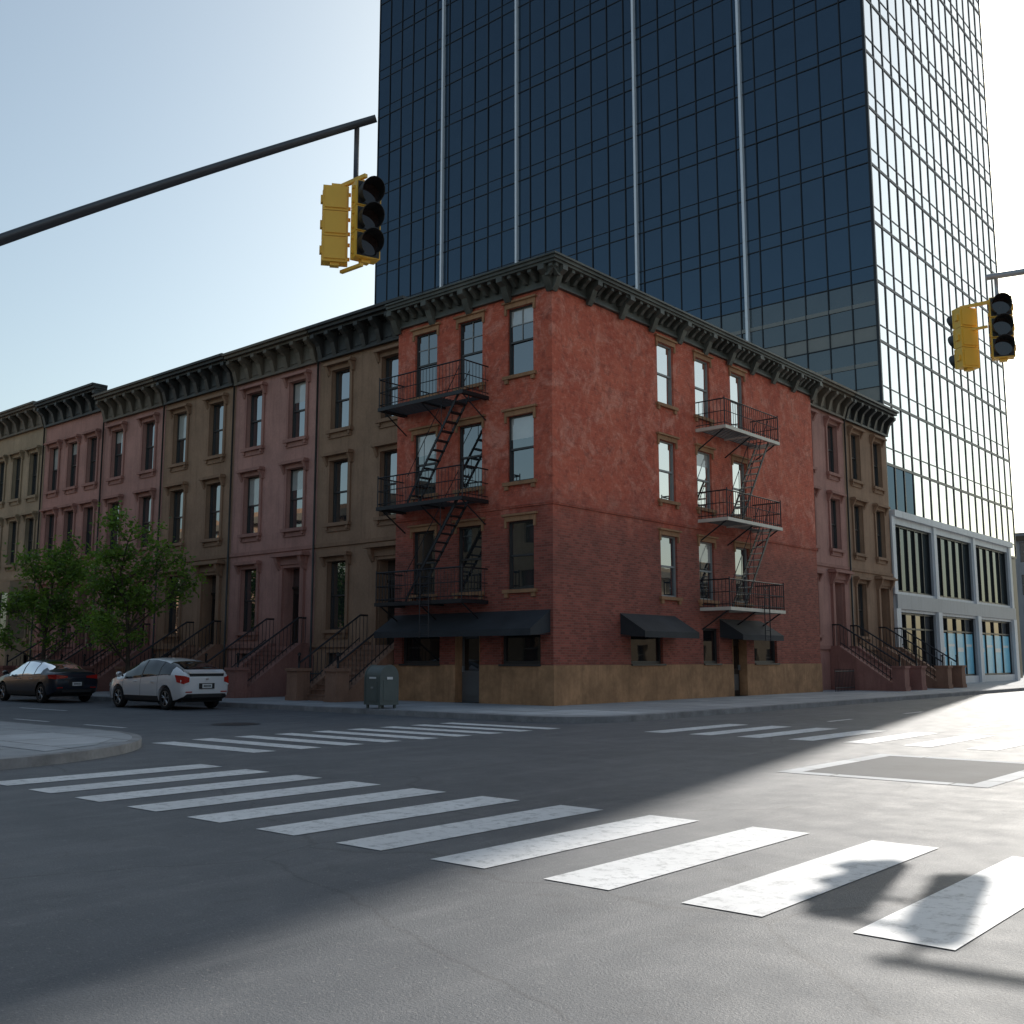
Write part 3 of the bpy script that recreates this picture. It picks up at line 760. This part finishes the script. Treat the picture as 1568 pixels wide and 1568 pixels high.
# ------------------------------------------------------------------ cars
def interp(tab, x):
    if x <= tab[0][0]: return tab[0][1]
    for (x0, y0), (x1, y1) in zip(tab, tab[1:]):
        if x <= x1:
            t = (x-x0)/(x1-x0); return y0+(y1-y0)*t
    return tab[-1][1]
def smooth_interp(tab, x):
    return sum(interp(tab, x+d)*w for d, w in ((-.1, .25), (0, .5), (.1, .25))) if .15 < x < tab[-1][0]-.15 else interp(tab, x)
def car(name, loc, rz, paint, kind):
    L = 4.48 if kind == 'hatch' else 4.75
    if kind == 'hatch':
        top = [(0, .95), (.04, 1.05), (.12, 1.10), (.35, 1.20), (.8, 1.34), (1.3, 1.44), (1.85, 1.49), (2.35, 1.48), (2.75, 1.40), (3.15, 1.24), (3.6, 1.02), (3.75, .98), (4.1, .88), (4.35, .76), (4.43, .66), (4.48, .58)]
        belt = [(0, .90), (.3, .98), (.9, 1.02), (1.6, .97), (2.6, .90), (3.6, .86), (4.1, .78), (4.35, .66), (4.48, .50)]
        sideg = [(.62, 1.25), (1.31, 2.2), (2.28, 3.25)]; rearg = (.16, 1.0); wind = (2.72, 3.55)
    else:
        top = [(0, .86), (.05, .98), (.15, 1.04), (.5, 1.08), (.7, 1.12), (1.1, 1.29), (1.5, 1.39), (2.0, 1.44), (2.5, 1.43), (2.9, 1.34), (3.3, 1.17), (3.65, 1.0), (3.8, .96), (4.3, .86), (4.6, .74), (4.7, .66), (4.75, .56)]
        belt = [(0, .82), (.4, .96), (1.0, .98), (2.0, .93), (3.65, .86), (4.3, .77), (4.6, .65), (4.75, .5)]
        sideg = [(.95, 1.4), (1.46, 2.3), (2.38, 3.35)]; rearg = (.72, 1.45); wind = (2.85, 3.6)
    hw = [(0, .70), (.03, .77), (.10, .83), (.3, .87), (.6, .885), (L-1.0, .885), (L-.5, .85), (L-.2, .76), (L-.06, .66), (L, .56)]
    wr = [(0, .62), (.1, .70), (.3, .68), (.9, .62), (1.5, .59), (2.5, .59), (3.1, .63), (3.6, .70), (3.8, .76), (L-.4, .76), (L-.15, .64), (L, .5)]
    zb = [(0, .40), (.05, .32), (.3, .24), (.6, .19), (L-.7, .19), (L-.2, .22), (L, .32)]
    xs = [i*.07 for i in range(int(L/.07)+1)]+[.02, .04, .1, L-.03, L-.06, L]
    seams = [1.27, 2.24, 3.27]
    for g in sideg: xs += [g[0], g[1]]
    xs += [rearg[0], rearg[1], wind[0], wind[1]]
    for s in seams: xs += [s, s+.014]
    xs = sorted(set(round(x, 3) for x in xs if x <= L))
    xs = [x for i, x in enumerate(xs) if i == 0 or x-xs[i-1] > .009]
    half = []
    for x in xs:
        T, B, W, Q, Z = smooth_interp(top, x), smooth_interp(belt, x), interp(hw, x), interp(wr, x), interp(zb, x)
        B = min(B, T-.035)
        half.append([(0, Z), (.72*W, Z), (.93*W, Z+.06), (.985*W, Z+.2), (W, (Z+.2)*.45+B*.55), (.985*W, B-.08), (.955*W, B),
                     (.955*W*.5+Q*.5+.02, B+(T-B)*.5), (Q, T-.05*min(1, (T-B)/.3)-.005), (Q*.86, T-.012), (Q*.45, T+.008), (0, T+.014)])
    n = 12
    V = []
    for x, h in zip(xs, half):
        V += [(x, y, z) for y, z in h]+[(x, -y, z) for y, z in reversed(h[1:-1])]
    rn = 2*n-2; F = []; mi = []
    def matof(i, j):
        xm = (xs[i]+xs[i+1])/2; jj = j if j < n-1 else rn-1-j
        if jj in (6, 7) and any(g[0] < xm < g[1] for g in sideg): return 1
        if jj in (6, 7) and sideg[0][0] < xm < sideg[-1][1]+.02: return 3
        if jj >= 8 and wind[0] < xm < wind[1]: return 1
        if jj >= 8 and rearg[0] < xm < rearg[1]: return 1
        if jj in (2, 3, 4, 5) and any(s < xm < s+.015 for s in seams): return 3
        if jj <= 1: return 3
        if jj == 2 and .5 < xm < L-.6: return 3
        return 0
    for i in range(len(xs)-1):
        for j in range(rn):
            F.append((i*rn+j, i*rn+(j+1) % rn, (i+1)*rn+(j+1) % rn, (i+1)*rn+j)); mi.append(matof(i, j))
    for base in (0, (len(xs)-1)*rn):
        for j in range(n-1):
            a, b = base+j, base+j+1; c, d = base+(rn-j-1) % rn, base+(rn-j) % rn
            f = [a, b, c, d] if j not in (0,) else [a, b, base+rn-1]
            if j == n-2: f = [a, b, base+rn-(n-2)]
            F.append(tuple(f)); mi.append(3 if j <= 1 else 0)
    me = bpy.data.meshes.new('body'); me.from_pydata(V, [], F)
    for k in (paint, 'carglass', 'tail', 'trimblk'): me.materials.append(M[k])
    me.polygons.foreach_set('material_index', mi); me.polygons.foreach_set('use_smooth', [k != 1 for k in mi]); me.update()
    bm = bmesh.new(); bm.from_mesh(me); bmesh.ops.recalc_face_normals(bm, faces=bm.faces); bm.to_mesh(me); bm.free()
    e = empty(name, loc, rz)
    ob = bpy.data.objects.new('body', me); scene.collection.objects.link(ob)
    wx = (.86, L-.92)
    cuts = []
    for x in wx:
        cbm = bmesh.new()
        bmesh.ops.create_cone(cbm, cap_ends=True, segments=40, radius1=.385, radius2=.385, depth=2.4, matrix=Matrix.Translation((x, 0, .33)) @ Matrix.Rotation(R(90), 4, 'X'))
        cm = bpy.data.meshes.new('cut'); cbm.to_mesh(cm); cbm.free()
        co = bpy.data.objects.new('cut', cm); scene.collection.objects.link(co); cuts.append(co)
        md = ob.modifiers.new('b', 'BOOLEAN'); md.operation = 'DIFFERENCE'; md.object = co; md.solver = 'EXACT'
    dg = bpy.context.evaluated_depsgraph_get(); dg.update()
    nm = bpy.data.meshes.new_from_object(ob.evaluated_get(dg))
    ob.modifiers.clear(); ob.data = nm
    try: nm.set_sharp_from_angle(angle=R(38))
    except Exception: pass
    for c in cuts: bpy.data.objects.remove(c)
    ob.parent = e
    mb = MB()
    for x in wx: mb.box(x-.39, x+.39, -.60, .60, .22, .72, 'inter')
    mb.box(.2, L-.3, -.7, .7, .22, .3, 'inter')
    mb.obj('wheel_wells', e)
    wmb = MB()
    for x in wx:
        for s in (-1, 1):
            yo = s*.87; yi = s*.66
            prof = [(.20, yo-s*.02), (.235, yo), (.29, yo), (.318, yo-s*.025), (.325, yo-s*.06), (.325, yi+s*.04), (.30, yi), (.2, yi)]
            m = 32; VV = []
            for k in range(m):
                t = 2*math.pi*k/m; VV += [(x+r*math.cos(t), y, .325+r*math.sin(t)) for r, y in prof]
            q = len(prof)
            wmb.mesh(VV, [(k*q+j, k*q+j+1, ((k+1) % m)*q+j+1, ((k+1) % m)*q+j) for k in range(m) for j in range(q-1)], 'rubber', True)
            def disc(r, y, mt, r0=0):
                if r0 == 0: wmb.poly([(x+r*math.cos(2*math.pi*k/m), y, .325+r*math.sin(2*math.pi*k/m)) for k in range(m)], mt)
                else:
                    for k in range(m):
                        t0, t1 = 2*math.pi*k/m, 2*math.pi*(k+1)/m
                        wmb.poly([(x+rr*math.cos(t), y, .325+rr*math.sin(t)) for rr, t in ((r0, t0), (r, t0), (r, t1), (r0, t1))], mt)
            disc(.215, yo-s*.06, 'inter'); disc(.232, yo-s*.012, 'rim', .2); disc(.05, yo-s*.016, 'rim')
            for k in range(5):
                for dt in (-.17, .17):
                    t = 2*math.pi*k/5+.3
                    p0 = Vector((x+.04*math.cos(t), yo-s*.03, .325+.04*math.sin(t))); p1 = Vector((x+.21*math.cos(t+dt), yo-s*.03, .325+.21*math.sin(t+dt)))
                    wmb.bar(p0, p1, .022, 'rim')
    wmb.obj('wheels', e)
    d = MB()
    def rbox(x0, x1, y0, y1, z0, z1, mt): d.box(x0, x1, y0, y1, z0, z1, mt)
    for s in (-1, 1):
        if kind == 'hatch':
            pts = [(-.015, s*.60, .80), (-.015, s*.60, .93), (.0, s*.76, .97), (.0, s*.78, .74), (.32, s*.895, 1.0), (.22, s*.885, .80)]
            d.mesh(pts, [(0, 1, 2, 3), (3, 2, 4, 5)], 'tail')
            d.mesh([(-.012, s*.63, .72), (-.012, s*.63, .798), (-.002, s*.77, .74), (-.002, s*.76, .70)], [(0, 1, 2, 3)], 'plate')
        else:
            pts = [(-.015, s*.34, .84), (-.015, s*.34, .90), (.0, s*.74, .95), (.0, s*.76, .80), (.34, s*.895, .95), (.26, s*.888, .82)]
            d.mesh(pts, [(0, 1, 2, 3), (3, 2, 4, 5)], 'tail')
        mx = wind[1]-.25
        d.tube([(mx, s*.86, .95), (mx, s*.93, .99)], .03, 'trimblk', 6)
        d.tube([(mx-.06, s*1.0, .99), (mx-.03, s*1.0, 1.0), (mx+.05, s*1.0, 1.0), (mx+.12, s*.99, .98)], [.06, .085, .08, .03], paint, 10)
        for hx in (1.45, 2.42): d.tube([(hx, s*.888, .80), (hx+.08, s*.905, .805), (hx+.2, s*.888, .805)], .014, paint if kind == 'hatch' else 'rim', 6)
        d.tube([(x, s*(.955*interp(hw, x)+.004), interp(belt, x)-.004) for x in [sideg[0][0]+i*.2 for i in range(int((sideg[-1][1]-sideg[0][0])/.2)+1)]], .011, 'trimblk' if kind == 'hatch' else 'rim', 5)
    rbox(-.03, .06, -.26, .26, .60, .76, 'trimblk') if kind == 'hatch' else rbox(-.025, .06, -.26, .26, .56, .71, 'trimblk')
    zc = .68 if kind == 'hatch' else .635
    rbox(-.042, -.03, -.165, .165, zc-.06, zc+.06, 'plate')
    for k in range(6): rbox(-.0435, -.042, -.12+k*.042, -.092+k*.042, zc-.025, zc+.025, 'mull')
    rbox(-.02, .1, -.52, .52, .36, .44, 'trimblk')
    rbox(-.024, .05, -.70, -.5, .50, .53, 'tail'); rbox(-.024, .05, .5, .70, .50, .53, 'tail')
    if kind == 'hatch':
        d.mesh([(-.04, -.62, 1.07), (-.04, .62, 1.07), (.2, .68, 1.15), (.2, -.68, 1.15), (-.04, -.62, 1.04), (-.04, .62, 1.04), (.2, .68, 1.1), (.2, -.68, 1.1)],
               [(0,1,2,3),(4,5,6,7),(0,1,5,4),(1,2,6,5),(3,0,4,7),(2,3,7,6)], paint)
        d.mesh([(-.006, -.58, .955), (-.006, .58, .955), (.012, .60, 1.035), (.012, -.60, 1.035)], [(0,1,2,3)], 'trimblk')
        d.tube([(-.03, 0, .86), (-.035, .0, .88), (-.03, 0, .90)], [.02, .045, .02], 'rim', 10)
    for s in (-1, 1): d.mesh([(L-.02, s*.5, .6), (L-.05, s*.5, .7), (L-.22, s*.76, .74), (L-.2, s*.77, .63)], [(0,1,2,3)], 'plate')
    d.obj('lamps_and_trim', e)
    return e
c1 = car('white_hatchback_car', (-8.42, -6.22, .004), math.pi, 'white_paint', 'hatch')
c1.scale = (1.01, 1.0, 1.04)
c2 = car('dark_sedan_car', (-16.25, -6.3, .004), math.pi, 'black_paint', 'sedan')
c2.scale = (1, 1, 1.03)

# ------------------------------------------------------------------ mailbox
mbx = empty('green_mailbox', (-2.75, -4.3, .15), R(-4))
mb = MB()
prof = [(-.31, .10), (-.31, .86)]+[(-.31*math.cos(t), .86+.33*math.sin(t)) for t in [math.pi*i/16 for i in range(1, 16)]]+[(.31, .86), (.31, .10)]
mb.prism(prof, -.34, .34, 'mailgreen')
p2 = [(o*1.06, (z-.86)*1.06+.86 if z > .5 else z) for o, z in prof]
for a in (-.36, .33): mb.prism(p2, a, a+.03, 'mailgreen')
mb.box(.361, .372, -.22, .22, .22, .78, 'mailgreen'); mb.box(.372, .376, -.1, .1, .80, .87, 'plate')
mb.box(-.2, .2, -.325, -.311, .2, .75, 'mailgreen'); mb.box(-.05, .05, -.34, -.325, .55, .6, 'galv')
mb.box(-.15, .15, -.318, -.311, .82, .87, 'plate')
for a in (-.3, .24):
    for o in (-.29, .23): mb.box(a, a+.06, o, o+.06, 0, .11, 'mailgreen')
mb.obj('box_body', mbx)

# ------------------------------------------------------------------ traffic signals
def signal_head(mb, loc, ang):
    rot = Matrix.Rotation(ang, 4, 'Z'); T = Matrix.Translation(loc) @ rot
    f = lambda a, o, z: tuple(T @ Vector((a, o, z)))
    s = .355; hwid = .17
    for i in (-1, 0, 1):
        zc = i*s
        mb.box(-hwid, hwid, -.02, .15, zc-s/2+.004, zc+s/2-.004, 'yellow', f)
        mb.box(-hwid+.03, hwid-.03, .15, .17, zc-s/2+.04, zc+s/2-.04, 'yellow', f)
        mb.box(-hwid-.006, hwid+.006, -.05, -.02, zc-s/2+.008, zc+s/2-.008, 'yellow', f)
        mb.box(-hwid+.012, hwid-.012, -.056, -.05, zc-s/2+.02, zc+s/2-.02, 'blk', f)
        n = 24
        mb.poly([f(.145*math.cos(2*math.pi*k/n), -.062, zc+.145*math.sin(2*math.pi*k/n)) for k in range(n)], 'lens')
        V = []
        t0, t1 = R(-60), R(240)
        for k in range(n+1):
            t = t0+(t1-t0)*k/n
            ln = .08+.15*max(0, (math.sin(t)+.9)/1.9)
            for r, o in ((.152, -.056), (.152, -.056-ln), (.160, -.056-ln), (.160, -.056)): V.append(f(r*math.cos(t), o, zc+r*math.sin(t)))
        mb.mesh(V, [(k*4+j, k*4+(j+1) % 4, (k+1)*4+(j+1) % 4, (k+1)*4+j) for k in range(n) for j in range(4)], 'blk')
        mb.box(hwid, hwid+.03, .02, .1, zc-.05, zc+.05, 'yellow', f)
        mb.box(-hwid-.03, -hwid, .03, .07, zc+.08, zc+.12, 'yellow', f); mb.box(-hwid-.03, -hwid, .03, .07, zc-.12, zc-.08, 'yellow', f)
    for zz in (-1.5*s-.04, 1.5*s):
        mb.box(-.06, .06, .02, .12, zz, zz+.04, 'yellow', f)
def curve(p0, p1, p2, n=10):
    p0, p1, p2 = map(Vector, (p0, p1, p2))
    return [p0*(1-t)**2+p1*2*t*(1-t)+p2*t*t for t in [i/n for i in range(n+1)]]

s1 = empty('traffic_signal'); mb = MB()
hc = Vector((9.15, -15.75, 7.25))
signal_head(mb, hc+Vector((.20, .04, .03)), R(72))
signal_head(mb, hc+Vector((-.24, -.14, .0)), R(-128))
mb.box(hc.x-.3, hc.x+.25, hc.y-.06, hc.y-.01, hc.z+.60, hc.z+.65, 'yellow'); mb.box(hc.x-.22, hc.x+.2, hc.y-.06, hc.y-.01, hc.z-.62, hc.z-.58, 'yellow')
mb.tube([(hc.x, hc.y, hc.z+.6), (hc.x, hc.y, hc.z+1.45)], .035, 'dkpole', 8)
mb.tube(curve((2.3, -20.9, 5.85), (5.6, -18.6, 7.35), (hc.x+.25, hc.y+.12, hc.z+1.5), 16), [.10-.003*i for i in range(17)], 'dkpole', 10)
mb.tube([(2.3, -20.9, .15), (2.3, -20.9, 3.5), (2.3, -20.9, 7.6)], [.15, .13, .11], 'dkpole', 14)
mb.tube([(2.3, -20.9, .15), (2.3, -20.9, .5), (2.3, -20.9, .55)], [.24, .22, .15], 'dkpole', 14)
mb.obj('pole_arm_and_heads', s1)
s2 = empty('traffic_signal'); mb = MB()
hc = Vector((14.38, -6.2, 7.04))
signal_head(mb, hc+Vector((.22, 0, .0)), R(22))
signal_head(mb, hc+Vector((-.43, .1, -.06)), R(-125))
mb.box(hc.x-.45, hc.x+.25, hc.y+.03, hc.y+.09, 7.52, 7.57, 'yellow')
mb.box(hc.x-.4, hc.x-.02, hc.y+.03, hc.y+.08, 7.1, 7.14, 'yellow')
mb.tube([(hc.x+.15, hc.y+.1, 7.5), (hc.x+.15, hc.y+.1, 8.0)], .03, 'galv', 8)
mb.tube(curve((hc.x+.0, hc.y+.1, 8.0), (hc.x+4, hc.y+.1, 7.75), (22.4, hc.y+.1, 7.0), 12), [.05+.006*i for i in range(13)], 'galv', 10)
mb.tube([(22.4, hc.y+.1, .15), (22.4, hc.y+.1, 8.0)], .13, 'galv', 14)
mb.tube([(22.4, hc.y+.1, .15), (22.4, hc.y+.1, .5)], .22, 'galv', 14)
mb.obj('pole_arm_and_heads', s2)

# ------------------------------------------------------------------ light, sky, camera
EL = 31; AZ = math.atan2(-.215, .977)
w = bpy.data.worlds.new('World'); scene.world = w; w.use_nodes = True
nt = w.node_tree; sky = nt.nodes.new('ShaderNodeTexSky'); sky.sky_type = 'NISHITA'; sky.sun_disc = False
sky.sun_elevation = R(EL); sky.sun_rotation = AZ; sky.air_density = 1.1; sky.dust_density = 2.2; sky.ozone_density = 1.2
bg = nt.nodes['Background']; bg.inputs[1].default_value = .15
hs = N(nt, 'ShaderNodeHueSaturation'); hs.inputs['Saturation'].default_value = .82; nt.links.new(sky.outputs[0], hs.inputs['Color'])
nt.links.new(mix(nt, 1.0, hs.outputs[0], (.98, 1.04, .98), 'MULTIPLY'), bg.inputs[0])
sd = Vector((math.sin(AZ)*math.cos(R(EL)), math.cos(AZ)*math.cos(R(EL)), math.sin(R(EL))))
l = bpy.data.lights.new('sun', 'SUN'); l.energy = 4.8; l.angle = R(.5); l.color = (1, .95, .88)
lo = bpy.data.objects.new('sun', l); scene.collection.objects.link(lo); lo.rotation_euler = sd.to_track_quat('Z', 'Y').to_euler(); lo.location = (0, 0, 60)
cd = bpy.data.cameras.new('camera'); cam = bpy.data.objects.new('camera', cd); scene.collection.objects.link(cam)
cam.location = (19.48, -24.53, 1.5); cam.rotation_euler = (R(98), 0, R(40.7)); cd.lens = 36.9; cd.sensor_width = 36
cd.clip_end = 4000; cd.clip_start = .1
scene.camera = cam
scene.view_settings.view_transform = 'Standard'; scene.view_settings.look = 'None'; scene.view_settings.exposure = 0
